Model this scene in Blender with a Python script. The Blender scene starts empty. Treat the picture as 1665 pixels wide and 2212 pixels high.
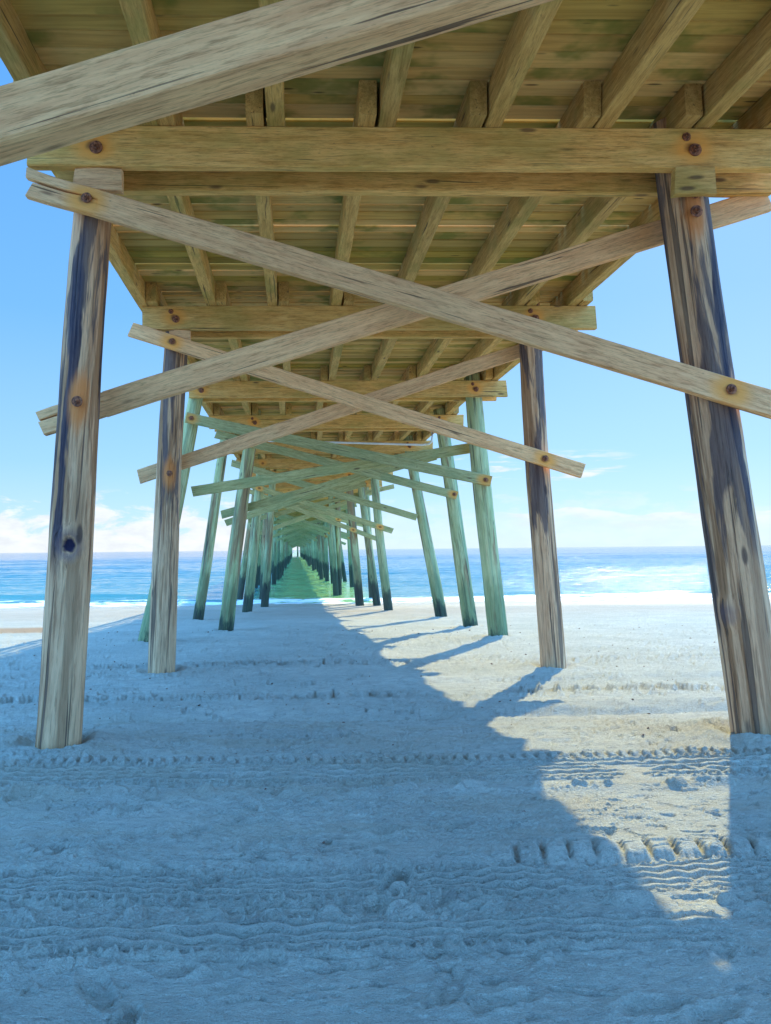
import bpy, math, random
import numpy as np
random.seed(7)
S = bpy.context.scene
COL = S.collection

# ------------------------------------------------------------------ camera
F = 1667.0; IMW = 1665.0
YAW, PITCH, ROLL = 1.6, 2.80, 0.585
CX = 637 + F*math.tan(math.radians(YAW)); CY = 1106.0
CAM = np.array([0, 0, 1.5])
def basis():
    y, p, r = map(math.radians, (YAW, PITCH, ROLL))
    f = np.array([math.sin(y)*math.cos(p), math.cos(y)*math.cos(p), math.sin(p)])
    R = np.array([math.cos(y), -math.sin(y), 0.0]); U = np.cross(R, f)
    return R*math.cos(r)-U*math.sin(r), U*math.cos(r)+R*math.sin(r), f
RT, UP, FW = basis()
def at(x, y, Y):
    d = FW*F + RT*(x-CX) + UP*(CY-y)
    return CAM + d*(Y/d[1])
from mathutils import Matrix, Vector
cd = bpy.data.cameras.new("camera"); cam = bpy.data.objects.new("camera", cd); COL.objects.link(cam)
cd.sensor_fit = 'HORIZONTAL'; cd.sensor_width = 36; cd.lens = 36*F/IMW
cd.shift_x = (IMW/2-CX)/IMW; cd.shift_y = 0; cd.clip_start = 0.05; cd.clip_end = 60000
m = Matrix.Identity(4)
for i in range(3):
    m[i][0] = RT[i]; m[i][1] = UP[i]; m[i][2] = -FW[i]; m[i][3] = CAM[i]
cam.matrix_world = m
S.camera = cam

# ------------------------------------------------------------------ light
SUN_EL = math.radians(40.7); SUN_AZ = math.radians(25.5)      # azimuth from +Y towards +X
SUN_STRENGTH = 3.5; SKY_STRENGTH = 0.15; EXPOSURE = 1.1
S.view_settings.view_transform = 'Standard'; S.view_settings.look = 'None'
S.view_settings.gamma = 1; S.view_settings.use_curve_mapping = False
S.view_settings.exposure = EXPOSURE
S.cycles.use_denoising = True
S.cycles.max_bounces = 8; S.cycles.diffuse_bounces = 5
S.cycles.sample_clamp_indirect = 6
sl = bpy.data.lights.new("sun", 'SUN'); sl.energy = SUN_STRENGTH; sl.angle = math.radians(0.5); sl.color = (1.0, 0.88, 0.50)
so = bpy.data.objects.new("sun", sl); COL.objects.link(so)
sd = Vector((math.sin(SUN_AZ)*math.cos(SUN_EL), math.cos(SUN_AZ)*math.cos(SUN_EL), math.sin(SUN_EL)))
so.rotation_euler = sd.to_track_quat('Z', 'Y').to_euler(); so.location = (10, 20, 30)

# ------------------------------------------------------------------ node helper
class N:
    def __init__(s, tree): s.t = tree; s.n = tree.nodes; s.l = tree.links
    def new(s, typ, **kw):
        nd = s.n.new(typ)
        for k, v in kw.items(): setattr(nd, k, v)
        return nd
    def put(s, sock, v):
        if v is None: return
        if isinstance(v, bpy.types.NodeSocket): s.l.new(v, sock)
        elif isinstance(v, (tuple, list)) and len(v) == 3 and sock.type == 'RGBA': sock.default_value = (*v, 1)
        else: sock.default_value = v
    def math(s, op, a, b=None, c=None, clamp=False):
        nd = s.new('ShaderNodeMath', operation=op); nd.use_clamp = clamp
        s.put(nd.inputs[0], a); s.put(nd.inputs[1], b); s.put(nd.inputs[2], c); return nd.outputs[0]
    def vmath(s, op, a, b=None):
        nd = s.new('ShaderNodeVectorMath', operation=op)
        s.put(nd.inputs[0], a); s.put(nd.inputs[1], b)
        return nd.outputs['Value'] if op in ('LENGTH', 'DISTANCE', 'DOT_PRODUCT') else nd.outputs[0]
    def mix(s, fac, a, b, mode='MIX'):
        nd = s.new('ShaderNodeMix', data_type='RGBA', blend_type=mode)
        s.put(nd.inputs[0], fac); s.put(nd.inputs[6], a); s.put(nd.inputs[7], b); return nd.outputs[2]
    def noise(s, vec, scale, detail=4, rough=0.55, dist=0.0, typ=None):
        nd = s.new('ShaderNodeTexNoise')
        if typ: nd.noise_type = typ
        s.put(nd.inputs['Vector'], vec); nd.inputs['Scale'].default_value = scale
        nd.inputs['Detail'].default_value = detail; nd.inputs['Roughness'].default_value = rough
        nd.inputs['Distortion'].default_value = dist
        return nd.outputs['Fac']
    def mr(s, v, a, b, c=0.0, d=1.0, smooth=True):
        nd = s.new('ShaderNodeMapRange', interpolation_type='SMOOTHSTEP' if smooth else 'LINEAR')
        s.put(nd.inputs[0], v)
        for i, q in enumerate((a, b, c, d)): s.put(nd.inputs[i+1], q)
        return nd.outputs[0]
    def mapv(s, vec, scale=(1, 1, 1), loc=(0, 0, 0)):
        nd = s.new('ShaderNodeMapping'); s.put(nd.inputs[0], vec)
        s.put(nd.inputs['Scale'], scale); s.put(nd.inputs['Location'], loc); return nd.outputs[0]
    def ramp(s, v, stops):
        nd = s.new('ShaderNodeValToRGB'); s.put(nd.inputs[0], v); cr = nd.color_ramp
        while len(cr.elements) < len(stops): cr.elements.new(0.5)
        for e, (p, c) in zip(cr.elements, stops): e.position = p; e.color = (*c, 1)
        return nd.outputs[0]
    def sep(s, v):
        nd = s.new('ShaderNodeSeparateXYZ'); s.put(nd.inputs[0], v); return nd.outputs
    def comb(s, x, y, z):
        nd = s.new('ShaderNodeCombineXYZ')
        for i, q in enumerate((x, y, z)): s.put(nd.inputs[i], q)
        return nd.outputs[0]
def material(name):
    mt = bpy.data.materials.new(name); mt.use_nodes = True
    n = N(mt.node_tree); b = n.n['Principled BSDF']; return mt, n, b

# ------------------------------------------------------------------ sky
W = bpy.data.worlds.new("World"); S.world = W; W.use_nodes = True
n = N(W.node_tree); bg = n.n['Background']
sky = n.new('ShaderNodeTexSky', sky_type='NISHITA'); sky.sun_disc = False
sky.sun_elevation = SUN_EL; sky.sun_rotation = SUN_AZ
sky.air_density = 1.0; sky.dust_density = 0.4; sky.ozone_density = 2.5
geo = n.new('ShaderNodeNewGeometry'); inc = n.vmath('SCALE', geo.outputs['Incoming'], None); 
inc.node.inputs['Scale'].default_value = -1.0
ix, iy, iz = n.sep(inc)
az = n.math('ARCTAN2', ix, iy); el = n.math('ARCSINE', iz)
azd = n.math('MULTIPLY', az, 57.2958); eld = n.math('MULTIPLY', el, 57.2958)
tint = n.mix(1.0, sky.outputs[0], (0.50, 0.80, 1.20), 'MULTIPLY')
K = 1.0/(SKY_STRENGTH*2**EXPOSURE)
kk = lambda *c: tuple(q*K for q in c)
grad = n.ramp(n.mr(eld, -2.0, 40.0, 0, 1, False), [(0.0, (0.60, 0.78, 0.92)), (0.06, (0.60, 0.80, 0.94)), (0.20, (0.36, 0.65, 0.96)), (0.45, (0.19, 0.50, 0.97)), (1.0, (0.08, 0.36, 0.93))])
grad = n.mix(n.math('MULTIPLY', n.mr(azd, -5, 40), 0.30), grad, (0.68, 0.84, 0.95))
anti = n.mr(iy, 0.72, -0.35)                      # added fill: sky beside and behind brightened and blued to lift the shade
side = n.mr(iy, -1.0, -0.2, 0.45, 1.1)
grad = n.mix(anti, grad, n.mix(1.0, (0.80, 2.66, 6.2), n.comb(side, side, side), 'MULTIPLY'))
grad = n.mix(1.0, grad, (K, K, K), 'MULTIPLY')
base = n.mix(0.90, tint, grad)
v = n.comb(azd, n.math('MULTIPLY', eld, 2.6), 0.0)
def win(x, a, b, c, d): return n.math('MULTIPLY', n.mr(x, a, b), n.mr(x, c, d, 1.0, 0.0))
# low cumulus bank on the left of the pier
nc = n.noise(v, 0.30, 7, 0.62, 0.3)
dens = n.math('ADD', nc, n.mr(eld, 0.3, 4.6, 0.20, -0.10, False))
regl = n.mr(azd, -13.0, -6.0, 1.0, 0.55)
cl = n.math('MULTIPLY', n.math('MULTIPLY', n.mr(dens, 0.46, 0.62), n.mr(eld, 3.6, 4.8, 1, 0)), n.mr(azd, -2, 3, 1.0, 0.25))
# long flat cloud on the right
top = n.math('ADD', n.math('MULTIPLY', n.noise(n.comb(azd, 0.0, 3.0), 0.16, 3, 0.5), 2.2), 1.35)
band = n.mr(n.math('SUBTRACT', top, eld), 0.0, 0.16)
thin = n.mr(n.math('SUBTRACT', top, eld), 0.05, 1.6, 1.0, 0.38)
cr = n.math('MULTIPLY', n.math('MULTIPLY', band, thin), win(azd, 13, 17, 60, 80))
cr = n.math('MULTIPLY', cr, n.mr(n.noise(v, 0.5, 5, 0.6), 0.2, 0.62, 0.35, 0.85))
# small wisps
wz = n.comb(n.math('MULTIPLY', azd, 0.35), n.math('MULTIPLY', eld, 2.8), 5.0)
wi = n.mr(n.noise(wz, 0.75, 6, 0.6, 0.4), 0.53, 0.68)
wi = n.math('MULTIPLY', n.math('MULTIPLY', wi, win(eld, 4.3, 5.2, 6.0, 7.2)), win(azd, 8, 11, 21, 25))
# clouds over the rest of the sky, above the frame and behind
hi = n.mr(n.noise(n.mapv(inc, (1, 1, 2.5)), 2.2, 6, 0.6), 0.52, 0.70)
hi = n.math('MULTIPLY', hi, n.mr(iy, 0.05, -0.25))
cfac = n.math('MAXIMUM', n.math('MAXIMUM', cl, cr), n.math('MAXIMUM', wi, n.math('MULTIPLY', hi, 0.6)), clamp=True)
shade = n.mr(n.noise(n.mapv(v, loc=(0.6, 1.5, 0)), 0.45, 5, 0.6), 0.3, 0.7, 0.84, 1.0)
ccol = n.mix(1.0, (1.05*K, 1.09*K, 1.14*K), n.comb(shade, shade, shade), 'MULTIPLY')
n.put(bg.inputs[0], n.mix(n.math('MULTIPLY', cfac, 0.9), base, ccol))
bg.inputs[1].default_value = SKY_STRENGTH

# ------------------------------------------------------------------ numpy noise
def _h(ix, iy, seed):
    a = (ix.astype(np.int64)*374761393 + iy.astype(np.int64)*668265263 + seed*974634777) & 0xffffffff
    a = ((a ^ (a >> 13))*1274126177) & 0xffffffff
    a = a ^ (a >> 16)
    return (a & 0xffff)/65535.0
def vn(x, y, seed=0):
    fx, fy = np.floor(x), np.floor(y); tx, ty = x-fx, y-fy
    ix, iy = fx.astype(np.int64), fy.astype(np.int64)
    tx = tx*tx*tx*(tx*(tx*6-15)+10); ty = ty*ty*ty*(ty*(ty*6-15)+10)
    a, b = _h(ix, iy, seed), _h(ix+1, iy, seed); c, d = _h(ix, iy+1, seed), _h(ix+1, iy+1, seed)
    return (a+(b-a)*tx)*(1-ty)+(c+(d-c)*tx)*ty
def fbm(x, y, oct=4, seed=0, gain=0.5):
    s = 0; a = 1; t = 0
    for o in range(oct):
        s = s+a*(vn(x*2**o+o*17.3, y*2**o-o*9.1, seed+o)-0.5); t += a; a *= gain
    return s/t*2
def sst(x, a, b):
    t = np.clip((x-a)/(b-a), 0, 1); return t*t*(3-2*t)
def bump(x, c, w): return np.exp(-((x-c)/w)**2)

# ------------------------------------------------------------------ beach
SEA = -0.92
GY = [-30, 0, 6.1, 10.5, 15.2, 19.3, 23.8, 28.3, 33, 38, 45, 60, 120]
GZ = [0.35, 0.05, 0.0, -0.13, -0.27, -0.46, -0.62, -0.76, -0.88, -1.0, -1.3, -2.2, -4.5]
def ground(y): return np.interp(y, GY, GZ)
PRINTS = []   # x, y, angle, length, depth
for px, py, ln, dp, an in [(862, 1895, .26, .055, 1.3), (803, 1692, .26, .04, .5), (400, 2085, .24, .035, .4), (470, 2128, .28, .022, .3), (945, 2055, .20, .03, .9), (975, 2130, .26, .03, 1.1),
                   (180, 2060, .28, .03, .2), (440, 1905, .30, .035, 1.0), (800, 1960, .30, .035, .1), (1030, 2025, .30, .03, .0), (1410, 2170, .30, .05, .2), (1080, 2160, .28, .04, .3),
                   (290, 1745, .30, .05, .3), (70, 1725, .26, .04, .4), (840, 1790, .26, .03, .2), (130, 1838, .26, .03, .1), (280, 2190, .2, .04, 1.3),(1550, 2185, .3, .035, .5),
                   (520, 1770, .24, .02, .2), (1000, 1775, .24, .02, .6), (370, 1605, .34, .035, .7), (640, 1610, .3, .03, .2), (1350, 1745, .12, .012, .3)]:
    d = FW*F + RT*(px-CX) + UP*(CY-py); P = CAM+d*(-1.47/d[2]); q_ = 1.0 if py < 1900 else 0.5; PRINTS.append((P[0], P[1], an, ln*(0.55+0.45*q_), dp*q_))
rng = np.random.RandomState(3)
for i in range(330):
    y = 2.0+rng.rand()**0.8*17; x = (rng.rand()-0.42)*(y+2)*1.5
    if 2.85 < y < 4.0 or 4.9 < y < 5.6 or (3 < y < 7 and x > 0.7): continue
    PRINTS.append((x, y, rng.rand()*3.14, 0.2+0.12*rng.rand(), 0.010+0.018*rng.rand()))
PILES_BASE = []
def terrain(X, Y):
    z = ground(Y)
    near = sst(-Y, -30, -12)                     # 1 near, 0 far
    wx = X+0.10*fbm(X*1.5, Y*1.5, 3, 50); wy = Y+0.06*fbm(X*1.7, Y*2.5, 3, 60)
    z = z + 0.030*fbm(X*0.45, Y*0.55, 3, 1)
    rough = 0.35+0.65*sst(vn(X*0.5, Y*0.8, 77), 0.35, 0.7)
    sup = 1.0*np.ones_like(X)
    # vehicle tracks, along X
    wav = 0.03*np.sin(X*0.6+0.4)+0.012*np.sin(X*1.9)
    yt = Y+wav-0.012*X
    track = np.zeros_like(X)
    def tyre(c0, c1, depth, period, seed, rp=0.060, ra=0.062):
        nonlocal track, sup
        ins = sst(yt, c0-0.025, c0+0.015)*(1-sst(yt, c1-0.015, c1+0.03))
        fade = sst(vn(X*1.3, X*0+seed, seed)+0.35*fbm(X*4, Y*5, 3, seed+3), -0.05, 0.16)*(0.85+0.35*vn(X*0.7, Y*3, seed+9))
        u = (yt-c0)/(c1-c0)
        zig = 0.024*np.abs(((X/period) % 1)-0.5)*2+0.006*fbm(X*5, Y*5, 2, seed+6)
        q = ((yt-c0+zig)/rp) % 1
        rib = sst(q, 0.02, 0.16)*(1-sst(q, 0.46, 0.60))       # grooves in the tyre leave ridges
        lug = sst(np.abs(((X/0.055+u*3) % 1)-0.5), 0.32, 0.45)*(sst(-u, -0.16, -0.06)+sst(u, 0.86, 0.93))
        t = ins*fade*(1-0.5*sst(X, 0.9, 1.3)*(1-sst(X, 2.1, 2.6)))*(-depth*1.4+ra*rib*(0.7+0.5*vn(X*3, Y*9, seed+1))+0.020*lug)
        track = track+t; sup = sup*(1-0.94*ins*np.clip(fade, 0, 1))
        return fade
    fa = tyre(3.33, 3.63, 0.030, 0.135, 11)
    fb = tyre(2.90, 3.14, 0.022, 0.21, 12, 0.060, 0.064)
    fc = tyre(5.00, 5.48, 0.030, 0.12, 13, 0.090, 0.060)
    tyre(8.2, 8.6, 0.012, 0.2, 15); tyre(11.2, 11.6, 0.014, 0.2, 16)
    # berm behind the near track with block tread cut in its face
    face = sst(yt, 3.63, 3.70+0.03*vn(X*3, X*0, 8))*(1-sst(yt, 3.78, 4.02))
    hb = 0.032+0.012*sst(X, 0.75, 1.1)*(1-0.6*sst(X, 3.6, 4.2))+0.012*fbm(X*2.2, X*0+3, 3, 21)
    blk = sst(np.abs(((X/0.128-(yt-3.68)*1.6) % 1)-0.5), 0.30, 0.47)*sst(X, 0.85, 1.0)*(0.55+0.6*vn(np.floor(X/0.128-(yt-3.68)*1.6)*7.3, X*0, 17))
    lug2 = sst(np.abs(((X/0.048) % 1)-0.5), 0.3, 0.42)*bump(yt, 3.66, 0.03)
    track = track+face*hb-face*blk*0.034*(1-sst(yt, 3.80, 3.90))-0.006*lug2
    cl = sst(fbm(X*9, Y*9, 3, 31), 0.05, 0.5)
    track = track+0.050*cl*(bump(yt, 3.22, 0.05)*sst(vn(X*0.8, X*0, 32), 0.25, 0.6)+0.8*bump(yt, 3.92, 0.06)*(1-0.7*sst(X, 0.6, 1.0))+0.7*bump(yt, 4.78, 0.05)+0.4*bump(yt, 2.84, 0.04))
    track = track+0.028*bump(yt, 4.78, 0.08)+0.040*bump(yt, 5.56, 0.06)*(1-sst(np.abs(((X/0.085) % 1)-0.5), 0.22, 0.38)*0.85)*(0.5+0.7*vn(X*2, X*0, 44))
    # furrows further out
    track = track-0.075*bump(yt+0.04*fbm(X*0.8, X*0, 2, 41), 7.25, 0.15)+0.030*bump(yt+0.05*fbm(X*1.3, X*0, 2, 42), 7.62, 0.20)
    track = track-0.02*bump(yt+0.08*fbm(X*0.5, X*0, 2, 43), 9.3, 0.12)+0.02*bump(yt, 9.62, 0.2)-0.015*bump(yt, 13.4, 0.15)-0.02*bump(yt, 17.2, 0.2)
    z = z+track
    # crust, ripples, pits
    r1 = 1-np.abs(fbm(wx*2.4, wy*5.2, 4, 5)); r2 = 1-np.abs(fbm(wx*6.5, wy*13, 3, 6))
    z = z+sup*rough*(0.017*(r1-0.8)+0.009*(r2-0.8))*(0.4+0.6*near)
    lump = 0.15+sst(vn(X*1.1, Y*1.7, 93)+0.3*fbm(X*3, Y*4, 2, 94), 0.5, 0.85)
    z = z+sup*lump*(0.009*fbm(X*9, Y*16, 3, 7)+0.015*fbm(X*24, Y*34, 3, 8)*near)
    fl = fbm(wx*5+3, wy*11, 4, 14); z = z+sup*rough*0.011*sst(fl, 0.02, 0.07)*near      # flaky crust with little scarps
    z = z-sup*0.026*sst(-fbm(wx*7, wy*19+4, 3, 15), 0.36, 0.46)*near*(0.3+lump)
    grit = sst(vn(X*1.3, Y*1.6, 91), 0.55, 0.75)
    z = z+sup*near*0.012*np.abs(fbm(X*38, Y*38, 2, 9))*grit
    # prints
    for (x0, y0, a, ln, dp) in PRINTS:
        r = ln*1.9
        j = (np.abs(X-x0) < r) & (np.abs(Y-y0) < r)
        if not j.any(): continue
        xx, yy = X[j]-x0, Y[j]-y0
        u = xx*math.cos(a)+yy*math.sin(a); w = -xx*math.sin(a)+yy*math.cos(a)
        k = np.sqrt((u/(ln*0.5))**2+(w/(ln*0.19))**2)+0.55*fbm(X[j]*8+x0, Y[j]*8, 3, 99)
        dz = -dp*(1-sst(k, 0.6, 1.05))+dp*0.5*bump(k, 1.25, 0.22)*(0.5+0.9*vn(X[j]*14, Y[j]*14, 98))
        z[j] += dz
    for (x0, y0, r0) in PILES_BASE:
        d = np.hypot(X-x0, Y-y0); z = z+0.06*bump(d, r0+0.16, 0.12)*(0.25+vn(X*5, Y*5, 55))-0.02*bump(d, r0+0.02, 0.06)
    # smooth out near the water
    wet = sst(Y, 27, 31); z = z*(1-wet)+(ground(Y)+0.03*fbm(X*0.25, Y*0.4, 2, 4))*wet
    return z

def grid_mesh(name, X, Y, Z, mat):
    ny, nx = X.shape
    me = bpy.data.meshes.new(name)
    co = np.stack([X, Y, Z], -1).reshape(-1, 3).astype(np.float32)
    idx = np.arange(ny*nx).reshape(ny, nx)
    q = np.stack([idx[:-1, :-1], idx[:-1, 1:], idx[1:, 1:], idx[1:, :-1]], -1).reshape(-1, 4).astype(np.int32)
    me.vertices.add(len(co)); me.vertices.foreach_set('co', co.ravel())
    me.loops.add(q.size); me.loops.foreach_set('vertex_index', q.ravel())
    me.polygons.add(len(q)); me.polygons.foreach_set('loop_start', np.arange(0, q.size, 4, dtype=np.int32))
    me.polygons.foreach_set('use_smooth', np.ones(len(q), bool))
    me.update(); me.validate()
    me.materials.append(mat)
    o = bpy.data.objects.new(name, me); COL.objects.link(o); return o

# ------------------------------------------------------------------ materials
def m_sand():
    mt, n, b = material('sand')
    g = n.new('ShaderNodeNewGeometry'); P = g.outputs['Position']; x, y, z = n.sep(P)
    f1 = n.noise(P, 0.9, 5, 0.6); f2 = n.noise(n.mapv(P, (1, 2.2, 1)), 7, 5, 0.65); f3 = n.noise(P, 160, 2, 0.6)
    c = n.mix(n.mr(f1, 0.3, 0.7), (0.49, 0.50, 0.40), (0.63, 0.625, 0.50))
    c = n.mix(n.mr(f2, 0.35, 0.68, 0.0, 0.55), c, (0.40, 0.38, 0.31))
    fl_ = n.noise(n.mapv(P, (1, 2.6, 1)), 16, 4, 0.7, 0.4)
    c = n.mix(n.mr(fl_, 0.55, 0.64, 0.0, 0.45), c, (0.27, 0.25, 0.21))
    c = n.mix(n.mr(n.noise(n.mapv(P, (1, 3.2, 1)), 5.5, 6, 0.75, 0.5), 0.54, 0.66, 0.0, 0.25), c, (0.30, 0.28, 0.24))
    # patchy yellow-brown tint in the sand around the furrows
    wr = n.math('MULTIPLY', n.mr(n.noise(n.mapv(P, (0.5, 1.6, 1)), 1.6, 5, 0.6), 0.42, 0.62), n.math('MULTIPLY', n.mr(y, 3.6, 4.2), n.mr(y, 6.8, 8.0, 1, 0)))
    c = n.mix(n.math('MULTIPLY', wr, 0.4), c, (0.46, 0.39, 0.26))
    c = n.mix(n.mr(f3, 0.35, 0.7, 0.0, 0.35), c, (0.26, 0.24, 0.2))
    wobble = n.math('MULTIPLY', n.noise(n.mapv(P, (0.15, 0.5, 1)), 1.0, 3, 0.5), 5.0)
    wy_ = n.math('ADD', y, wobble)
    damp = n.mr(wy_, 22.0, 31.0)
    c = n.mix(n.math('MULTIPLY', damp, 0.55), c, (0.40, 0.31, 0.22))
    leftw = n.math('MULTIPLY', n.mr(x, -5.2, -6.6), n.math('MULTIPLY', n.mr(y, 18.6, 19.4), n.mr(wy_, 22.5, 24.5, 1, 0)))
    c = n.mix(n.math('MULTIPLY', leftw, 0.85), c, (0.36, 0.22, 0.11))
    n.put(b.inputs['Base Color'], c)
    shine = n.mr(wy_, 31.5, 35.5)
    n.put(b.inputs['Roughness'], n.mr(shine, 0, 1, 0.95, 0.35, False))
    b.inputs['Specular IOR Level'].default_value = 0.25
    bp = n.new('ShaderNodeBump'); bp.inputs['Strength'].default_value = 0.8; bp.inputs['Distance'].default_value = 0.025
    h = n.math('ADD', n.math('MULTIPLY', n.noise(P, 260, 2, 0.6), 0.30), n.math('SUBTRACT', 0.9, n.math('ABSOLUTE', n.math('MULTIPLY', n.math('SUBTRACT', n.noise(n.mapv(P, (1, 2.0, 1)), 26, 5, 0.65, 0.3), 0.5), 5.0))))
    n.put(bp.inputs['Height'], h); n.put(b.inputs['Normal'], bp.outputs[0])
    return mt
def m_sea():
    mt, n, b = material('seawater')
    g = n.new('ShaderNodeNewGeometry'); P = g.outputs['Position']; x, y, z = n.sep(P)
    ly = n.math('LOGARITHM', y, 10.0)
    c = n.ramp(n.mr(ly, 1.5, 3.4, 0, 1, False), [(0, (0.06, 0.22, 0.21)), (0.28, (0.015, 0.15, 0.20)), (0.55, (0.005, 0.08, 0.17)), (1, (0.003, 0.04, 0.12))])
    # greener under the deck: blocked sky reflection painted into the water colour
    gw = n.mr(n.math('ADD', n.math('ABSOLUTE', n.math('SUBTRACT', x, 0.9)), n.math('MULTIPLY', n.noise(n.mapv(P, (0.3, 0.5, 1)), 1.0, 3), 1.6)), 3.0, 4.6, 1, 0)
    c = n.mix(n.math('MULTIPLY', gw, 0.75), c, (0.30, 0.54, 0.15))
    st = n.noise(n.mapv(P, (0.02, 0.12, 1)), 1.0, 5, 0.6)
    c = n.mix(n.mr(st, 0.35, 0.65, 0, 0.5), c, n.mix(1.0, c, (0.6, 0.75, 0.85), 'MULTIPLY'))
    # foam: broken lines of surf at the shore
    wy_ = n.math('ADD', y, n.math('MULTIPLY', n.math('SUBTRACT', n.noise(n.mapv(P, (0.10, 0.10, 1)), 1.0, 4, 0.6), 0.5), 5.0))
    fn = n.noise(n.mapv(P, (0.35, 1.2, 1)), 1.3, 6, 0.7, 0.6)
    e1 = n.math('MULTIPLY', n.mr(wy_, 33.0, 34.5), n.mr(wy_, 37.0, 41.0, 1, 0))
    foam = n.mr(n.math('ADD', fn, n.math('MULTIPLY', e1, 0.15)), 0.56, 0.68)
    e2 = n.math('MULTIPLY', n.mr(wy_, 50.0, 51.0), n.mr(wy_, 52.0, 53.5, 1, 0))
    foam = n.math('MULTIPLY', foam, n.math('MAXIMUM', e1, n.math('MULTIPLY', e2, 0.35)))
    col = n.mix(foam, c, (0.88, 0.90, 0.90)); n.put(b.inputs['Base Color'], col)
    n.put(b.inputs['Roughness'], n.mr(foam, 0, 1, 0.07, 0.8, False))
    b.inputs['IOR'].default_value = 1.333
    bp = n.new('ShaderNodeBump'); bp.inputs['Strength'].default_value = 1.0; bp.inputs['Distance'].default_value = 1.0
    h = n.math('ADD', n.math('MULTIPLY', n.noise(n.mapv(P, (0.7, 1.0, 1)), 1.4, 7, 0.58), 0.16),
               n.math('MULTIPLY', n.noise(n.mapv(P, (0.4, 1.0, 1)), 0.35, 4, 0.55), 0.24))
    n.put(bp.inputs['Height'], h); n.put(b.inputs['Normal'], bp.outputs[0])
    return mt
def attr(n, name):
    a = n.new('ShaderNodeAttribute', attribute_type='OBJECT', attribute_name=name); return a.outputs['Vector']
def m_timber(name, ca, cb, green, gcol=(0.16, 0.19, 0.06), dark=0.5):
    """sawn timber: length along local X"""
    mt, n, b = material(name)
    tc = n.new('ShaderNodeTexCoord').outputs['Object']; oi = n.new('ShaderNodeObjectInfo').outputs['Random']
    off = n.comb(n.math('MULTIPLY', oi, 37.0), n.math('MULTIPLY', oi, 11.0), n.math('MULTIPLY', oi, 23.0))
    P = n.vmath('ADD', tc, off)
    g1 = n.noise(n.mapv(P, (2.2, 24, 24)), 1.0, 6, 0.72, 0.35)
    g2 = n.noise(n.mapv(P, (4, 55, 55)), 1.0, 5, 0.7, 0.4)
    bl = n.noise(n.mapv(P, (1, 2, 2)), 1.3, 4, 0.6)
    c = n.mix(n.mr(g1, 0.32, 0.68), ca, cb)
    c = n.mix(n.mr(g2, 0.50, 0.66, 0, 0.50), c, n.mix(1.0, c, (0.42, 0.36, 0.30), 'MULTIPLY'))
    ck = n.mr(n.noise(n.mapv(P, (0.8, 34, 34), (3, 1, 7)), 1.0, 3, 0.5, 0.5), 0.66, 0.70)
    c = n.mix(n.math('MULTIPLY', ck, 0.8), c, (0.05, 0.035, 0.025))
    g3 = n.noise(n.mapv(P, (9, 120, 120)), 1.0, 3, 0.75)
    c = n.mix(n.mr(g3, 0.50, 0.64, 0, 0.5), c, n.mix(1.0, c, (0.5, 0.42, 0.36), 'MULTIPLY'))
    c = n.mix(n.mr(n.noise(n.mapv(P, (2, 5, 5)), 2.2, 6, 0.75), 0.55, 0.75, 0, 0.45), c, n.mix(1.0, c, (0.55, 0.50, 0.46), 'MULTIPLY'))
    c = n.mix(n.math('MULTIPLY', n.mr(bl, 0.45, 0.66), green), c, gcol)
    sp = n.mr(n.noise(n.mapv(P, (3, 6, 6)), 3.0, 5, 0.7), 0.66, 0.74)
    c = n.mix(n.math('MULTIPLY', sp, dark), c, (0.05, 0.04, 0.035))
    # knots
    vo = n.new('ShaderNodeTexVoronoi'); n.put(vo.inputs['Vector'], n.mapv(P, (1.4, 5, 5))); vo.inputs['Scale'].default_value = 1.0
    kn = n.mr(vo.outputs['Distance'], 0.05, 0.13, 1, 0)
    c = n.mix(n.math('MULTIPLY', kn, 0.75), c, (0.09, 0.05, 0.03))
    # rust bled out of the bolts
    wob = n.vmath('ADD', tc, n.vmath('SCALE', n.new('ShaderNodeTexNoise').outputs['Color'], None))
    nt = wob.node.inputs[1].links[0].from_node; nt.inputs['Scale'].default_value = 0.05
    tn = nt.inputs[0].links[0].from_node; n.put(tn.inputs['Vector'], n.mapv(tc, (8, 8, 14))); tn.inputs['Scale'].default_value = 1.6; tn.inputs['Detail'].default_value = 4
    for nm in ('b1', 'b2'):
        d = n.vmath('SUBTRACT', n.vmath('SUBTRACT', wob, (0.025, 0.025, 0.025)), attr(n, nm))
        L = n.vmath('LENGTH', n.mapv(d, (0.75, 0.2, 1.0)))
        rr = n.mr(n.math('ADD', L, n.math('MULTIPLY', n.math('SUBTRACT', bl, 0.5), 0.10)), 0.05, 0.17, 1, 0)
        c = n.mix(n.math('MULTIPLY', rr, 0.85), c, (0.85, 0.36, 0.07))
        c = n.mix(n.math('MULTIPLY', n.mr(L, 0.02, 0.06, 1, 0), 0.7), c, (0.10, 0.035, 0.03))
    n.put(b.inputs['Base Color'], n.mix(1.0, c, n.mix(oi, (0.82, 0.84, 0.86), (1.1, 1.06, 1.0)), 'MULTIPLY'))
    b.inputs['Roughness'].default_value = 0.88; b.inputs['Specular IOR Level'].default_value = 0.2
    bp = n.new('ShaderNodeBump'); bp.inputs['Strength'].default_value = 0.6; bp.inputs['Distance'].default_value = 0.006
    n.put(bp.inputs['Height'], n.math('ADD', g1, n.math('MULTIPLY', g2, 0.6))); n.put(b.inputs['Normal'], bp.outputs[0])
    return mt
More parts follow.
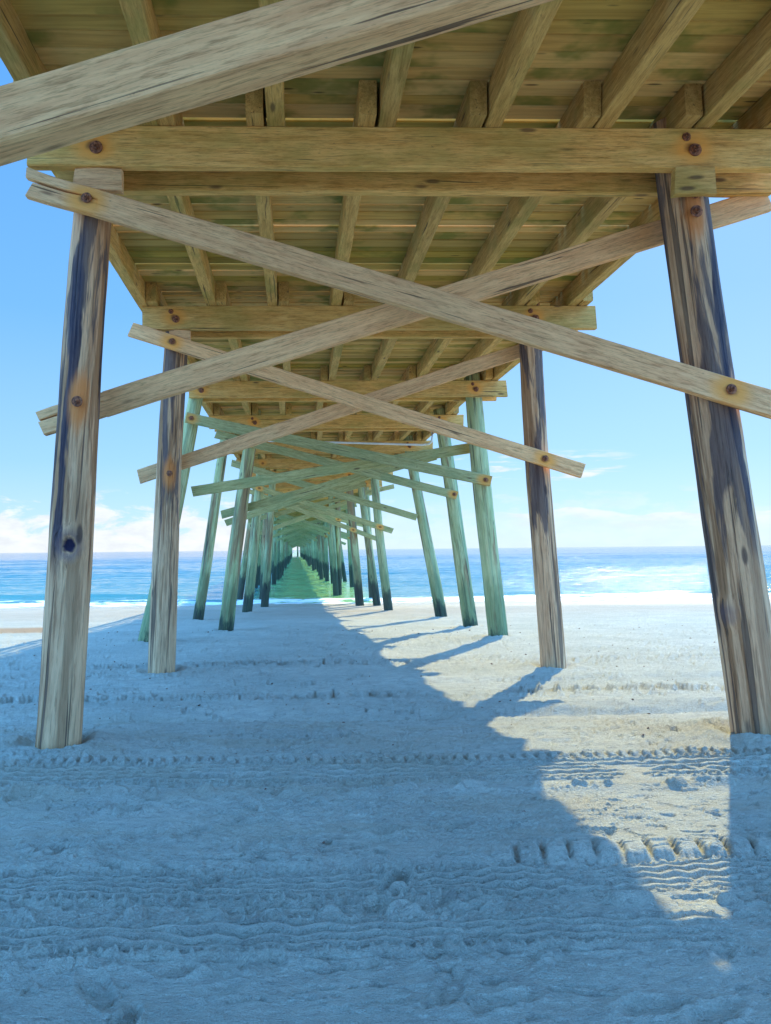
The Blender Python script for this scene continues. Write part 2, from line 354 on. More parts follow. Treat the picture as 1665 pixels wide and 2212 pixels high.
def m_deck():
    mt, n, b = material('deck_board_wood')
    g = n.new('ShaderNodeNewGeometry'); P0 = g.outputs['Position']; r = g.outputs['Random Per Island']
    P = n.vmath('ADD', P0, n.comb(n.math('MULTIPLY', r, 91.0), n.math('MULTIPLY', r, 17.0), 0.0))
    g1 = n.noise(n.mapv(P, (0.9, 16, 16)), 1.0, 6, 0.65, 0.5); bl = n.noise(n.mapv(P, (0.8, 1, 1)), 1.6, 4, 0.6)
    c = n.ramp(r, [(0.0, (0.74, 0.43, 0.13)), (0.22, (0.44, 0.31, 0.05)), (0.40, (0.80, 0.49, 0.17)), (0.55, (0.26, 0.20, 0.03)), (0.62, (0.66, 0.38, 0.11)), (0.84, (0.80, 0.50, 0.18)), (1.0, (0.40, 0.25, 0.06))])
    c = n.mix(n.mr(g1, 0.35, 0.66, 0, 0.55), c, n.mix(1.0, c, (0.55, 0.5, 0.42), 'MULTIPLY'))
    c = n.mix(n.mr(bl, 0.50, 0.66, 0, 0.8), c, (0.17, 0.18, 0.03))
    vo = n.new('ShaderNodeTexVoronoi'); n.put(vo.inputs['Vector'], n.mapv(P, (1.8, 9, 2))); vo.inputs['Scale'].default_value = 1.0
    c = n.mix(n.mr(vo.outputs['Distance'], 0.06, 0.14, 0.8, 0), c, (0.06, 0.04, 0.02))
    n.put(b.inputs['Base Color'], c); b.inputs['Roughness'].default_value = 0.9; b.inputs['Specular IOR Level'].default_value = 0.2
    bp = n.new('ShaderNodeBump'); bp.inputs['Strength'].default_value = 0.5; bp.inputs['Distance'].default_value = 0.005
    n.put(bp.inputs['Height'], g1); n.put(b.inputs['Normal'], bp.outputs[0])
    return mt
def m_pile(name, treated):
    """round pile: length along local Z"""
    mt, n, b = material(name)
    tc = n.new('ShaderNodeTexCoord').outputs['Object']; oi = n.new('ShaderNodeObjectInfo').outputs['Random']
    g = n.new('ShaderNodeNewGeometry'); wz = n.sep(g.outputs['Position'])[2]; lz = n.sep(tc)[2]
    off = n.comb(n.math('MULTIPLY', oi, 31.0), n.math('MULTIPLY', oi, 47.0), n.math('MULTIPLY', oi, 13.0))
    P = n.vmath('ADD', tc, off)
    g1 = n.noise(n.mapv(P, (14, 14, 0.9)), 1.0, 6, 0.74, 0.35)
    g2 = n.noise(n.mapv(P, (42, 42, 1.6)), 1.0, 5, 0.7, 0.5)
    big = n.noise(n.mapv(P, (4.5, 4.5, 0.45)), 1.0, 5, 0.6, 0.5)
    big2 = n.noise(n.mapv(P, (6.5, 6.5, 0.30), (5, 2, 1)), 1.0, 4, 0.6, 0.3)
    if treated:
        c = n.mix(n.mr(g1, 0.3, 0.7), (0.38, 0.41, 0.17), (0.60, 0.61, 0.31))
        c = n.mix(n.mr(n.math('ADD', big, n.mr(oi, 0.55, 0.95, 0, 0.13)), 0.52, 0.64, 0, 0.85), c, (0.30, 0.17, 0.08))
        c = n.mix(n.mr(big2, 0.45, 0.7, 0, 0.6), c, (0.14, 0.26, 0.15))
    else:
        c = n.mix(n.mr(g1, 0.32, 0.68), (0.52, 0.27, 0.13), (0.84, 0.51, 0.27))
        c = n.mix(n.mr(big2, 0.52, 0.58, 0, 0.8), c, (0.36, 0.17, 0.07))
        hgt = n.mr(lz, 1.0, 3.2, -0.14, 0.02)
        tar = n.mr(n.math('ADD', n.math('ADD', big, hgt), n.math('MULTIPLY', n.math('SUBTRACT', g1, 0.5), 0.22)), 0.50, 0.55)
        c = n.mix(n.math('MULTIPLY', tar, 0.82), c, n.mix(n.mr(g2, 0.4, 0.6), (0.030, 0.027, 0.040), (0.16, 0.12, 0.11)))
    if not treated:
        sx, sy_, sz_ = n.sep(attr(n, 'st')); lx, ly_, _z = n.sep(tc)
        wob = n.math('MULTIPLY', n.math('SUBTRACT', n.noise(n.mapv(P, (8, 8, 0.9)), 1.0, 4, 0.6), 0.5), 0.14); frt = n.mr(ly_, 0.0, -0.05)
        o_ = n.mr(n.math('ABSOLUTE', n.math('ADD', n.math('SUBTRACT', lx, sx), wob)), 0.030, 0.055, 1, 0)
        o_ = n.math('MULTIPLY', n.math('MULTIPLY', o_, frt), n.mr(n.math('SUBTRACT', lz, sz_), -0.1, 0.5, 1, 0))
        c = n.mix(n.math('MULTIPLY', o_, 0.65), c, n.mix(n.mr(g2, 0.4, 0.6), (0.30, 0.15, 0.07), (0.52, 0.30, 0.15)))
        d_ = n.mr(n.math('ABSOLUTE', n.math('ADD', n.math('SUBTRACT', lx, sy_), n.math('MULTIPLY', wob, 1.3))), 0.025, 0.045, 1, 0)
        d_ = n.math('MULTIPLY', n.math('MULTIPLY', d_, frt), n.math('MULTIPLY', n.mr(n.math('SUBTRACT', lz, sz_), -0.6, -0.1), n.mr(n.math('ADD', lz, n.math('MULTIPLY', wob, 6.0)), 4.2, 4.7, 1, 0)))
        c = n.mix(n.math('MULTIPLY', d_, 0.93), c, n.mix(n.mr(g2, 0.42, 0.62), (0.022, 0.020, 0.036), (0.11, 0.085, 0.09)))
    crack = n.mr(n.noise(n.mapv(P, (20, 20, 0.45)), 1.0, 3, 0.5, 0.3), 0.61, 0.66)
    c = n.mix(n.math('MULTIPLY', crack, 0.7), c, (0.05, 0.04, 0.035))
    c = n.mix(n.mr(g2, 0.48, 0.66, 0, 0.65), c, n.mix(1.0, c, (0.38, 0.33, 0.30), 'MULTIPLY'))
    for nm in ('b1', 'b2'):
        d = n.vmath('SUBTRACT', tc, attr(n, nm)); L = n.vmath('LENGTH', n.mapv(d, (1.2, 0.6, 0.45)))
        L = n.math('ADD', L, n.math('MULTIPLY', n.math('SUBTRACT', g1, 0.5), 0.12))
        c = n.mix(n.mr(L, 0.05, 0.14, 0.85, 0), c, (0.75, 0.25, 0.06))
    d = n.vmath('SUBTRACT', tc, attr(n, 'k1')); L = n.vmath('LENGTH', n.mapv(d, (1, 0.6, 0.8)))
    L = n.math('ADD', L, n.math('MULTIPLY', n.math('SUBTRACT', n.noise(P, 14, 3), 0.5), 0.05))
    c = n.mix(n.mr(L, 0.035, 0.06, 1.0, 0), c, (0.02, 0.015, 0.04))
    c = n.mix(n.math('MULTIPLY', n.mr(L, 0.06, 0.13, 0.5, 0), n.mr(L, 0.05, 0.07)), c, (0.12, 0.09, 0.12))
    vo = n.new('ShaderNodeTexVoronoi'); n.put(vo.inputs['Vector'], n.mapv(P, (4, 4, 1.3))); vo.inputs['Scale'].default_value = 1.0
    kn = n.mr(vo.outputs['Distance'], 0.07, 0.13, 1, 0)
    c = n.mix(n.math('MULTIPLY', kn, 0.75), c, (0.06, 0.04, 0.035))
    # tide band with algae, mussels and weed
    wzn = n.math('SUBTRACT', wz, n.math('MULTIPLY', n.math('SUBTRACT', n.noise(n.mapv(P, (7, 7, 2.0)), 1.0, 6, 0.7), 0.5), 1.7))
    wzn = n.math('SUBTRACT', wzn, n.mr(n.sep(g.outputs['Position'])[1], 20, 44, -0.42, 0.30))
    band = n.mr(wzn, 0.45 if treated else -0.3, 0.10 if treated else -0.6)
    c = n.mix(n.math('MULTIPLY', band, 0.92 if treated else 0.0), c, n.mix(n.mr(g2, 0.4, 0.62), (0.012, 0.018, 0.024), (0.05, 0.075, 0.045)))
    if treated:
        gb = n.math('MULTIPLY', n.mr(wzn, 1.5, 0.7), n.mr(wzn, -0.1, 0.5)); c = n.mix(n.math('MULTIPLY', gb, 0.6), c, (0.13, 0.20, 0.09))
    n.put(b.inputs['Base Color'], n.mix(1.0, c, n.mix(oi, (0.85, 0.88, 0.9), (1.08, 1.04, 1.0)), 'MULTIPLY'))
    b.inputs['Roughness'].default_value = 0.82; b.inputs['Specular IOR Level'].default_value = 0.25
    bp = n.new('ShaderNodeBump'); bp.inputs['Strength'].default_value = 0.7; bp.inputs['Distance'].default_value = 0.025
    hh = n.math('SUBTRACT', n.math('ADD', g1, n.math('MULTIPLY', g2, 0.6)), n.math('MULTIPLY', crack, 1.5))
    n.put(bp.inputs['Height'], hh); n.put(b.inputs['Normal'], bp.outputs[0])
    return mt
def m_rust():
    mt, n, b = material('rusty_steel')
    tc = n.new('ShaderNodeTexCoord').outputs['Object']
    c = n.mix(n.mr(n.noise(tc, 40, 4, 0.6), 0.35, 0.65), (0.10, 0.035, 0.02), (0.42, 0.16, 0.07))
    n.put(b.inputs['Base Color'], c); b.inputs['Roughness'].default_value = 0.8; b.inputs['Metallic'].default_value = 0.2
    return mt
def m_plain(name, col, rough=0.5):
    mt, n, b = material(name); tc = n.new('ShaderNodeTexCoord').outputs['Object']
    n.put(b.inputs['Base Color'], n.mix(n.mr(n.noise(tc, 6, 3), 0.3, 0.7, 0, 0.4), col, tuple(q*0.7 for q in col)))
    b.inputs['Roughness'].default_value = rough; return mt

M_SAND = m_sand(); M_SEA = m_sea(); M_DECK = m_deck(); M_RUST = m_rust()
M_CAP = m_timber('cap_beam_wood', (0.66, 0.34, 0.09), (0.86, 0.52, 0.17), 0.40, (0.27, 0.24, 0.05))
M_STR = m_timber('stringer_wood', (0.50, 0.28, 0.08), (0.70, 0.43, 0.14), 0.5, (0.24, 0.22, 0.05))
M_BRA = m_timber('weathered_brace_wood', (0.72, 0.38, 0.17), (0.90, 0.55, 0.26), 0.12, (0.32, 0.26, 0.12))
M_BRG = m_timber('green_brace_wood', (0.36, 0.34, 0.13), (0.55, 0.50, 0.22), 0.4, (0.22, 0.30, 0.13))
M_PW = m_pile('weathered_pile_wood', False); M_PT = m_pile('treated_pile_wood', True)
M_PVC = m_plain('white_pvc', (0.75, 0.76, 0.74)); M_TEAL = m_plain('teal_paint', (0.01, 0.16, 0.17))

# ------------------------------------------------------------------ object helpers
def mesh_obj(name, verts, faces, mat, parent=None, smooth=False):
    me = bpy.data.meshes.new(name); me.from_pydata([tuple(map(float, v)) for v in verts], [], faces)
    if smooth:
        for p in me.polygons: p.use_smooth = True
    me.materials.append(mat); me.update()
    o = bpy.data.objects.new(name, me); COL.objects.link(o); o.parent = parent; return o
def beam_geo(L, t, h, seed, segs=None, jit=0.0025, bow=0.008, x0=0.0, y0=0.0, z0=0.0, taper=None):
    """chamfered timber along +X, thickness t (Y) and height h (Z), slightly bowed and worn"""
    rs = np.random.RandomState(seed); segs = segs or max(4, int(L/0.35)); ch = 0.008
    prof = [(-t/2+ch, -h/2), (t/2-ch, -h/2), (t/2, -h/2+ch), (t/2, h/2-ch), (t/2-ch, h/2), (-t/2+ch, h/2), (-t/2, h/2-ch), (-t/2, -h/2+ch)]
    V = []; Fc = []; b1, b2 = (rs.rand(2)-0.5)*2*bow; tw = (rs.rand()-0.5)*0.03
    slant = (rs.rand(2)-0.5)*0.03
    for i in range(segs+1):
        u = i/segs; x = x0+L*u; by = b1*math.sin(math.pi*u); bz = b2*math.sin(math.pi*u*1.3)
        for (py, pz) in prof:
            j = (rs.rand(2)-0.5)*2*jit; dx = 0
            if i == 0: dx = slant[0]*pz/h*2
            if i == segs: dx = slant[1]*pz/h*2
            a = tw*(u-0.5); V.append((x+dx, y0+by+py*math.cos(a)-pz*math.sin(a)+j[0], z0+bz+pz*math.cos(a)+py*math.sin(a)+j[1]))
    for i in range(segs):
        for k in range(8):
            a, b = i*8+k, i*8+(k+1) % 8; Fc.append((a, b, b+8, a+8))
    Fc.append(tuple(range(8))[::-1]); Fc.append(tuple(segs*8+k for k in range(8)))
    return V, Fc
def orient(o, p0, p1):
    """put the local X axis along p0->p1 while keeping local Y horizontal"""
    d = Vector(p1)-Vector(p0); x = d.normalized(); z = Vector((0, 0, 1))
    y = z.cross(x).normalized(); zz = x.cross(y)
    o.matrix_local = Matrix(((x[0], y[0], zz[0], p0[0]), (x[1], y[1], zz[1], p0[1]), (x[2], y[2], zz[2], p0[2]), (0, 0, 0, 1)))
    return d.length
FAR = (999.0, 999.0, 999.0)
def timber(name, p0, p1, t, h, mat, parent, bolts=(), split=0, seed=None, lod=False):
    seed = seed if seed is not None else random.randrange(10**6); L = (Vector(p1)-Vector(p0)).length
    if split:
        V, Fc = beam_geo(L-0.55, t, h, seed, x0=0.55)
        for sg, hh in ((1, 0.40), (-1, 0.60)):
            v2, f2 = beam_geo(0.56, t*0.98, h*hh-0.004, seed+sg, segs=4, x0=0, z0=sg*(h/2-h*hh/2))
            v2 = [(x-(0.03*sg if split == 1 else 0.0)*(1-x/0.56), y, z+sg*(0.009 if split == 1 else 0.003)*(1-x/0.56)) for x, y, z in v2]
            nb = len(V); V += v2; Fc += [tuple(q+nb for q in f) for f in f2]
    else: V, Fc = beam_geo(L, t, h, seed, segs=2 if lod else None)
    o = mesh_obj(name, V, Fc, mat, parent); orient(o, p0, p1)
    bl = [tuple(b) for b in bolts][:2]
    while len(bl) < 2: bl.append(FAR)
    o['b1'], o['b2'] = [float(q) for q in bl[0]], [float(q) for q in bl[1]]
    return o
def bolt_mesh():
    V = []; Fc = []
    def ring(r, y, nn, ph=0):
        i0 = len(V)
        for k in range(nn): a = 2*math.pi*k/nn+ph; V.append((r*math.cos(a), y, r*math.sin(a)))
        return list(range(i0, i0+nn))
    def prism(r, y0, y1, nn, ch=0.0):
        a = ring(r, y0, nn); b = ring(r, y1+ch, nn); c = ring(r-ch, y1, nn)
        for p, q in ((a, b), (b, c)):
            for k in range(nn): Fc.append((p[k], q[k], q[(k+1) % nn], p[(k+1) % nn]))
        Fc.append(tuple(c)); Fc.append(tuple(a[::-1]))
    prism(0.040, 0.003, -0.006, 20, 0.002); prism(0.022, -0.006, -0.026, 6, 0.003); prism(0.011, -0.026, -0.048, 10, 0.002)
    me = bpy.data.meshes.new('bolt'); me.from_pydata(V, [], Fc); me.materials.append(M_RUST); me.update(); return me
BOLT = bolt_mesh()
def bolt(parent, loc, s=1.0, flip=False):
    o = bpy.data.objects.new('bolt', BOLT); COL.objects.link(o); o.parent = parent
    o.location = loc; o.scale = (s, s, s); o.rotation_euler = (0, random.random(), math.pi if flip else 0)
    return o

# ------------------------------------------------------------------ the pier
pier = bpy.data.objects.new('pier', None); COL.objects.link(pier)
pier['label'] = 'long wooden fishing pier on round pilings with crossed braces, running out into the sea'
pier['category'] = 'pier'
XL, XR = -2.10, 4.17; CAPB, CAPT = 4.48, 4.80; STT = 5.07; DKT = 5.12
def pile(xb, xt, Y, rb, rt, mat, near, name='piling', zt=4.98, knot=None, bolts=(), yb=0.0, zb=None):
    zb = float(ground(Y))-0.5 if zb is None else zb
    p0 = Vector((xb-(xt-xb)*0.1, Y-yb, zb)); p1 = Vector((xt, Y, zt)); d = p1-p0; L = d.length
    nn, ns = (36, 110) if near else (14, 10); rs = np.random.RandomState(random.randrange(10**6)); sd = int(rs.randint(999))
    TH, ZZ = np.meshgrid(np.linspace(0, 2*math.pi, nn, endpoint=False), np.linspace(0, L, ns+1))
    R = rb+(rt-rb)*ZZ/L
    if near:
        c, s_ = np.cos(TH), np.sin(TH)
        R = R+0.016*fbm(c*1.2+5+ZZ*0.5, s_*1.2+ZZ*0.35, 3, sd)+0.007*fbm(c*5+9, s_*5+ZZ*0.8, 3, sd+9)+0.006*fbm(c*9+9, s_*9+ZZ*0.5, 3, sd+19)
    cx = 0.02*np.sin(ZZ*0.8+sd)*near; X = R*np.cos(TH)+cx; Yy = R*np.sin(TH)
    if knot is not None:
        dd = np.sqrt((X-knot[0])**2+((Yy-knot[1])*0.6)**2+((ZZ-knot[2])*0.8)**2)
        k = 0.02*bump(dd, 0.09, 0.04)-0.03*bump(dd, 0, 0.05); X = X+k*np.cos(TH); Yy = Yy+k*np.sin(TH)
    V = np.stack([X, Yy, ZZ], -1).reshape(-1, 3); Fc = []
    for i in range(ns):
        for k in range(nn):
            a, b = i*nn+k, i*nn+(k+1) % nn; Fc.append((a, b, b+nn, a+nn))
    Fc.append(tuple(ns*nn+k for k in range(nn)))
    o = mesh_obj(name, V, Fc, mat, pier, smooth=True); z = d.normalized(); y = z.cross(Vector((1, 0, 0))).normalized(); x = y.cross(z)
    o.matrix_local = Matrix(((x[0], y[0], z[0], p0[0]), (x[1], y[1], z[1], p0[1]), (x[2], y[2], z[2], p0[2]), (0, 0, 0, 1)))
    bl = list(bolts)[:2]
    while len(bl) < 2: bl.append(FAR)
    o['b1'], o['b2'] = [float(q) for q in bl[0]], [float(q) for q in bl[1]]
    o['k1'] = [float(q) for q in (knot if knot is not None else FAR)]
    o['st'] = list(FAR)
    PILES_BASE.append((xb, Y, rb)) if near else None
    return o
def pl(px, py, Y, xb, zb, yo=-0.16):
    """image point on the face of a pile -> pile-local coordinates (lean neglected)"""
    P = at(px, py, Y+yo); return P

# y of each row of piles
YS = [-2.2, 2.05, 6.12, 10.55, 15.20, 19.05, 23.6, 28.1, 32.6]
while YS[-1] < 318: YS.append(YS[-1]+4.4)
I1 = 2                                            # index of the first row ahead of the camera in frame
TBL = {  # row: (xbL, xtL, xbR, xtR, rbL, rtL, rbR, rtR)
    0: (-1.95, -1.55, 3.7, 3.3, .18, .15, .19, .16),
    1: (-1.87, -1.53, 3.66, 3.16, .178, .142, .205, .178),
    2: (-1.82, -1.60, 3.50, 3.28, .180, .15, .165, .145),
    3: (-2.92, -1.82, 3.96, 3.56, .165, .14, .190, .165),
    4: (-1.72, -0.98, 4.33, 3.62, .185, .15, .180, .155),
    5: (-2.98, -2.10, 4.42, 3.50, .170, .14, .175, .15),
    6: (-1.77, -1.15, 3.35, 2.82, .180, .15, .165, .145)}
npile = 0; far_piles = []; ncap = nbr = 0; far_caps = []; far_bra = []
def loc_in(o, P):
    return o.matrix_local.inverted() @ Vector(P)
nst = 0; far_st = []
JX = [-1.95, -1.03, -0.20, 0.66, 1.50, 2.38, 3.18, 3.88]
for i, Y in enumerate(YS):
    k = i-I1+1
    near = 0 <= k <= 6; weathered = k <= 2
    mp = M_PW if weathered else M_PT; mb = M_BRA if weathered else M_BRG
    if k in TBL: a = TBL[k]
    elif k < 0: a = TBL[0]
    else:
        o_ = (k % 2) == 1
        a = ((-2.95 if o_ else -1.62)+random.uniform(-.15, .15), -1.9 if o_ else -1.3, (3.9 if (k % 3) == 2 else 2.5)+random.uniform(-.3, .2), 3.4 if (k % 3) == 2 else 2.3, .17, .14, .17, .14)
    ps = []
    # -------- pilings
    if k == 1:
        o = pile(a[0], a[1], Y, a[4], a[5], mp, True); o2 = pile(a[2], a[3], Y, a[6], a[7], mp, True)
        bpy.data.objects.remove(o); bpy.data.objects.remove(o2); del PILES_BASE[-2:]
        def P3(px, py, side):
            xb, xt = (a[0], a[1]) if side == 0 else (a[2], a[3]); rr = (a[4], a[6])[side]*0.93
            W_ = at(px, py, Y-rr); return W_
        zb = float(ground(Y))-0.5
        def tolocal(Wp, xb, xt):
            p0 = Vector((xb-(xt-xb)*0.1, Y, zb)); p1 = Vector((xt, Y, 4.98)); z = (p1-p0).normalized(); y = z.cross(Vector((1, 0, 0))).normalized(); x = y.cross(z)
            q = Vector(Wp)-p0; return (q.dot(x), q.dot(y), q.dot(z))
        kL = tolocal(P3(148, 1178, 0), a[0], a[1]); bL = tolocal(P3(168, 868, 0), a[0], a[1])
        kR = tolocal(P3(1570, 1330, 1), a[2], a[3]); bR = tolocal(P3(1502, 458, 1), a[2], a[3]); bR2 = tolocal(P3(1500, 430, 1), a[2], a[3])
        pL = pile(a[0], a[1], Y, a[4], a[5], mp, True, knot=kL, bolts=[bL]); pR = pile(a[2], a[3], Y, a[6], a[7], mp, True, knot=kR, bolts=[bR])
        bolt(pL, (bL[0], bL[1]-0.02, bL[2]), 1.05); bolt(pR, (bR[0], bR[1]-0.015, bR[2]), 1.2); bolt(pR, (bR2[0], bR2[1]-0.012, bR2[2]+.03), 0.8)
        pL['label'] = 'weathered piling with a dark hollow knot and orange streak'; pR['label'] = 'thick weathered piling with black tar stains'
        pL['st'] = [0.075, -0.05, 2.3]; pR['st'] = [0.03, 0.06, 2.4]
        ps = [pL, pR]; npile += 2
    else:
        q = [(a[0], a[1], a[4], a[5]), (a[2], a[3], a[6], a[7])]
        if k == 7: q = [(-2.95, -1.95, .17, .14), (-1.3, -0.9, .17, .14), (2.69, 2.25, .185, .15), (3.4, 2.7, .165, .14)]
        if k > 7: q.append((*random.choice(((-1.45, -1.0), (2.15, 1.9), (3.9, 3.0), (-2.7, -1.8))), .16, .14))
        if Y > 305: q.append((0.95, 0.95, .30, .28))
        for (xb, xt, rb, rt) in q:
            bl = ()
            nm = 'piling'
            if npile < 99 and k > -2:
                zb_ = float(ground(Y))-0.5
                if k == 2 and xb < 0: bl = [(0.02, -0.16, 2.55-zb_)]
                o = pile(xb, xt, Y, rb, rt, mp, near, bolts=bl, zt=4.79 if (k == 2 and xb < 0) else 4.98, yb=0.0 if k < 7 else random.uniform(-.3, .3)); npile += 1; ps.append(o)
                if k == 2 and xb < 0: bolt(o, (0.02, -0.175, 2.55-zb_))
            else: far_piles.append((xb, xt, Y, rb, rt))
    # -------- cap beams: one timber each side of the pilings
    tt = 0.095
    rT = 0.155 if k != 1 else 0.165
    xl, xr = XL+random.uniform(-.05, .05), XR+random.uniform(-.06, .06)
    if k == 1: xl = -2.03
    if k == 2: xl, xr = -2.03, 4.14
    for s_ in (-1, 1):
        yy = Y+s_*(rT+tt/2)
        bts = []
        x1 = xl+(0.10 if s_ > 0 else 0.0); x2 = xr-(0.10 if s_ > 0 else 0.0)
        hz = (CAPT-CAPB)
        xbolts = (a[1], a[3])
        if s_ < 0: bts = [(xx-x1, -tt/2, 0.0) for xx in xbolts]
        ncap += 1
        if ncap > 98: far_caps.append(((x1, yy, (CAPB+CAPT)/2), (x2, yy, (CAPB+CAPT)/2), tt, hz)); continue
        o = timber('cap_beam', (x1, yy, (CAPB+CAPT)/2), (x2, yy, (CAPB+CAPT)/2), tt, hz, M_CAP, pier, bts, seed=None, lod=k > 10)
        if s_ < 0 and 0 <= k <= 5:
            for xx in xbolts:
                bolt(o, (xx-x1+0.02, -tt/2-0.004, -0.02), 1.25); bolt(o, (xx-x1-0.045, -tt/2-0.004, 0.085), 0.85)
            if k == 1: o['label'] = 'nearest cap beam with rust stained bolts'
    # -------- crossed braces
    yf, yb_ = Y-0.205-0.035, Y+0.205+0.035
    if k == 1:
        A = (at(62, 397, yf), at(1700, 883, yf)); B = (at(88, 916, yb_+.03), at(1655, 432, yb_+.03)); sp = (1, 2); tb, hb = .072, .205
    elif k == 0:
        zlo, zhi = at(0, 246, Y+.29), at(1150, -96, Y+.29); zlo[1] += .07; zhi[1] += .07
        dirv = (zhi-zlo)/(zhi[0]-zlo[0]); B = (zlo-dirv*1.0, zlo+dirv*4.9); A = ((-2.1, yf, 4.3), (4.1, yf, 2.5)); sp = (0, 0); tb, hb = .14, .172
    elif k == 2: A = (at(283, 712, yf), at(1258, 1018, yf)); B = (at(300, 1030, yb_), at(1215, 728, yb_)); sp = (0, 0); tb, hb = .072, .195
    elif k == 3: A = (at(402, 902, yf), at(1060, 1040, yf)); B = (at(415, 1062, yb_), at(1015, 968, yb_)); sp = (0, 0); tb, hb = .07, .205
    elif k == 4: A = (at(466, 938, yf), at(987, 1070, yf)); B = (at(478, 1112, yb_), at(940, 985, yb_)); sp = (0, 0); tb, hb = .07, .20
    elif k == 5: A = (at(500, 1000, yf), at(900, 1118, yf)); B = (at(487, 1130, yb_), at(846, 1012, yb_)); sp = (0, 0); tb, hb = .07, .20
    elif k == 6: A = (at(530, 1045, yf), at(848, 1147, yf)); B = (at(505, 1120, yb_), at(790, 1045, yb_)); sp = (0, 0); tb, hb = .07, .20
    else:
        e, e2, e3 = (random.uniform(-.4, .4) for _ in range(3))
        A = ((-2.15+e, yf, 4.25+e3*.4), (3.9+e, yf, 2.3+e+e2)); B = ((-2.2-e, yb_, 2.3-e-e3), (4.0-e2, yb_, 4.25+e*.3)); sp = (0, 0); tb, hb = .07, .19
    for (p0, p1), side, s2 in ((A, -1, sp[0]), (B, 1, sp[1])):
        p0, p1 = Vector(p0), Vector(p1); L = (p1-p0).length; bts = []
        for (xb, xt) in ((a[0], a[1]), (a[2], a[3])):
            # where the brace passes the piling
            zz = p0.z+(p1.z-p0.z)*((xb+xt)/2-p0.x)/(p1.x-p0.x); zb_ = float(ground(Y)); f_ = (zz-zb_)/(4.98-zb_)
            xx = xb+(xt-xb)*f_; u = (xx-p0.x)/(p1.x-p0.x)
            if 0.01 < u < 0.99: bts.append((L*u, -tb/2, 0.0))
        nbr += 1
        if nbr > 98: far_bra.append((p0, p1, tb, hb)); continue
        o = timber('brace', p0, p1, tb, hb, mb, pier, bts if side < 0 else (), split=s2, lod=k > 10)
        if side < 0 and 0 <= k <= 5:
            for bb in bts: bolt(o, (bb[0], bb[1]-0.003, 0.01), 1.0)
        if k == 1: o['label'] = 'nearest brace, its end split, falling to the right across the front' if side < 0 else 'nearest rear brace rising to the right, its lower end split'
        if k == 0 and side > 0: o['label'] = 'closest brace crossing the top left corner'
    # -------- blocks under the cap
    if k in (1, 2):
        for (px0, px1, py0, py1, yy, ql) in (((1453, 1540, 357, 417, Y-.245, 'r'), (161, 265, 368, 416, Y-.19, 'l')) if k == 1 else ((365, 412, 706, 735, Y-.2, 'l'),)):
            p0 = at(px0, (py0+py1)/2, yy); p1 = at(px1, (py0+py1)/2, yy); h = abs(at(px0, py0, yy)[2]-at(px0, py1, yy)[2])
            p0[2] = p1[2] = CAPB-0.004-h/2
            if ql == 'r': p1[2] += 0.012
            timber('support_block', p0, p1, .07, h, M_CAP if ql == 'r' else M_BRA, pier, [], seed=5)
    # -------- stringers of the bay behind this row, lapped beside those of the next
    if i+1 < len(YS):
        Y2 = YS[i+1]
        for j, jx in enumerate(JX):
            sgn = 1 if i % 2 else -1; x = jx+sgn*0.078+(0.0 if j not in (0, 7) else 0)+random.uniform(-.012, .012)
            wst = 0.135
            if nst < 99 and k >= -1:
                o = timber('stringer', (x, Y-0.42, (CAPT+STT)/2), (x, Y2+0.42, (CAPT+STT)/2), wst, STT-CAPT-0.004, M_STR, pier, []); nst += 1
            else: far_st.append((x, Y-0.42, Y2+0.42, wst))
# far pilings and stringers as one part each
def merged(name, geos, mat, smooth=False):
    V = []; Fc = []
    for v, f in geos: nb = len(V); V += v; Fc += [tuple(q+nb for q in t) for t in f]
    o = mesh_obj(name, V, Fc, mat, pier, smooth); o['kind'] = 'stuff'; o['b1'] = list(FAR); o['b2'] = list(FAR); o['k1'] = list(FAR); return o
gg = []
for (xb, xt, Y, rb, rt) in far_piles:
    zb = float(ground(Y))-0.5; V = []; Fc = []
    for u in np.linspace(0, 1, 4):
        for q in range(8):
            r = rb+(rt-rb)*u; V.append((xb+(xt-xb)*u+r*math.cos(q*math.pi/4), Y+r*math.sin(q*math.pi/4), zb+(4.98-zb)*u))
    for s_ in range(3):
        for q in range(8): a_, b_ = s_*8+q, s_*8+(q+1) % 8; Fc.append((a_, b_, b_+8, a_+8))
    gg.append((V, Fc))
merged('far_pilings', gg, M_PT, True)
for nm, lst, mt_ in (('far_cap_beams', far_caps, M_CAP), ('far_braces', far_bra, M_BRG)):
    gg = []
    for (p0, p1, t, h) in lst:
        V = [(p[0], p[1]+sy*t/2, p[2]+sz*h/2) for p in (p0, p1) for sy, sz in ((-1, -1), (1, -1), (1, 1), (-1, 1))]
        gg.append((V, [(0, 1, 2, 3), (7, 6, 5, 4), (0, 4, 5, 1), (1, 5, 6, 2), (2, 6, 7, 3), (3, 7, 4, 0)]))
    merged(nm, gg, mt_)
gg = []
for (x, y0, y1, w) in far_st:
    z0, z1 = CAPT, STT-0.004
    V = [(x-w/2, y0, z0), (x+w/2, y0, z0), (x+w/2, y1, z0), (x-w/2, y1, z0), (x-w/2, y0, z1), (x+w/2, y0, z1), (x+w/2, y1, z1), (x-w/2, y1, z1)]
    gg.append((V, [(0, 3, 2, 1), (4, 5, 6, 7), (0, 1, 5, 4), (1, 2, 6, 5), (2, 3, 7, 6), (3, 0, 4, 7)]))
merged('far_stringers', gg, m_timber('far_stringer_wood', (0.31, 0.22, 0.085), (0.44, 0.33, 0.14), 0.6))
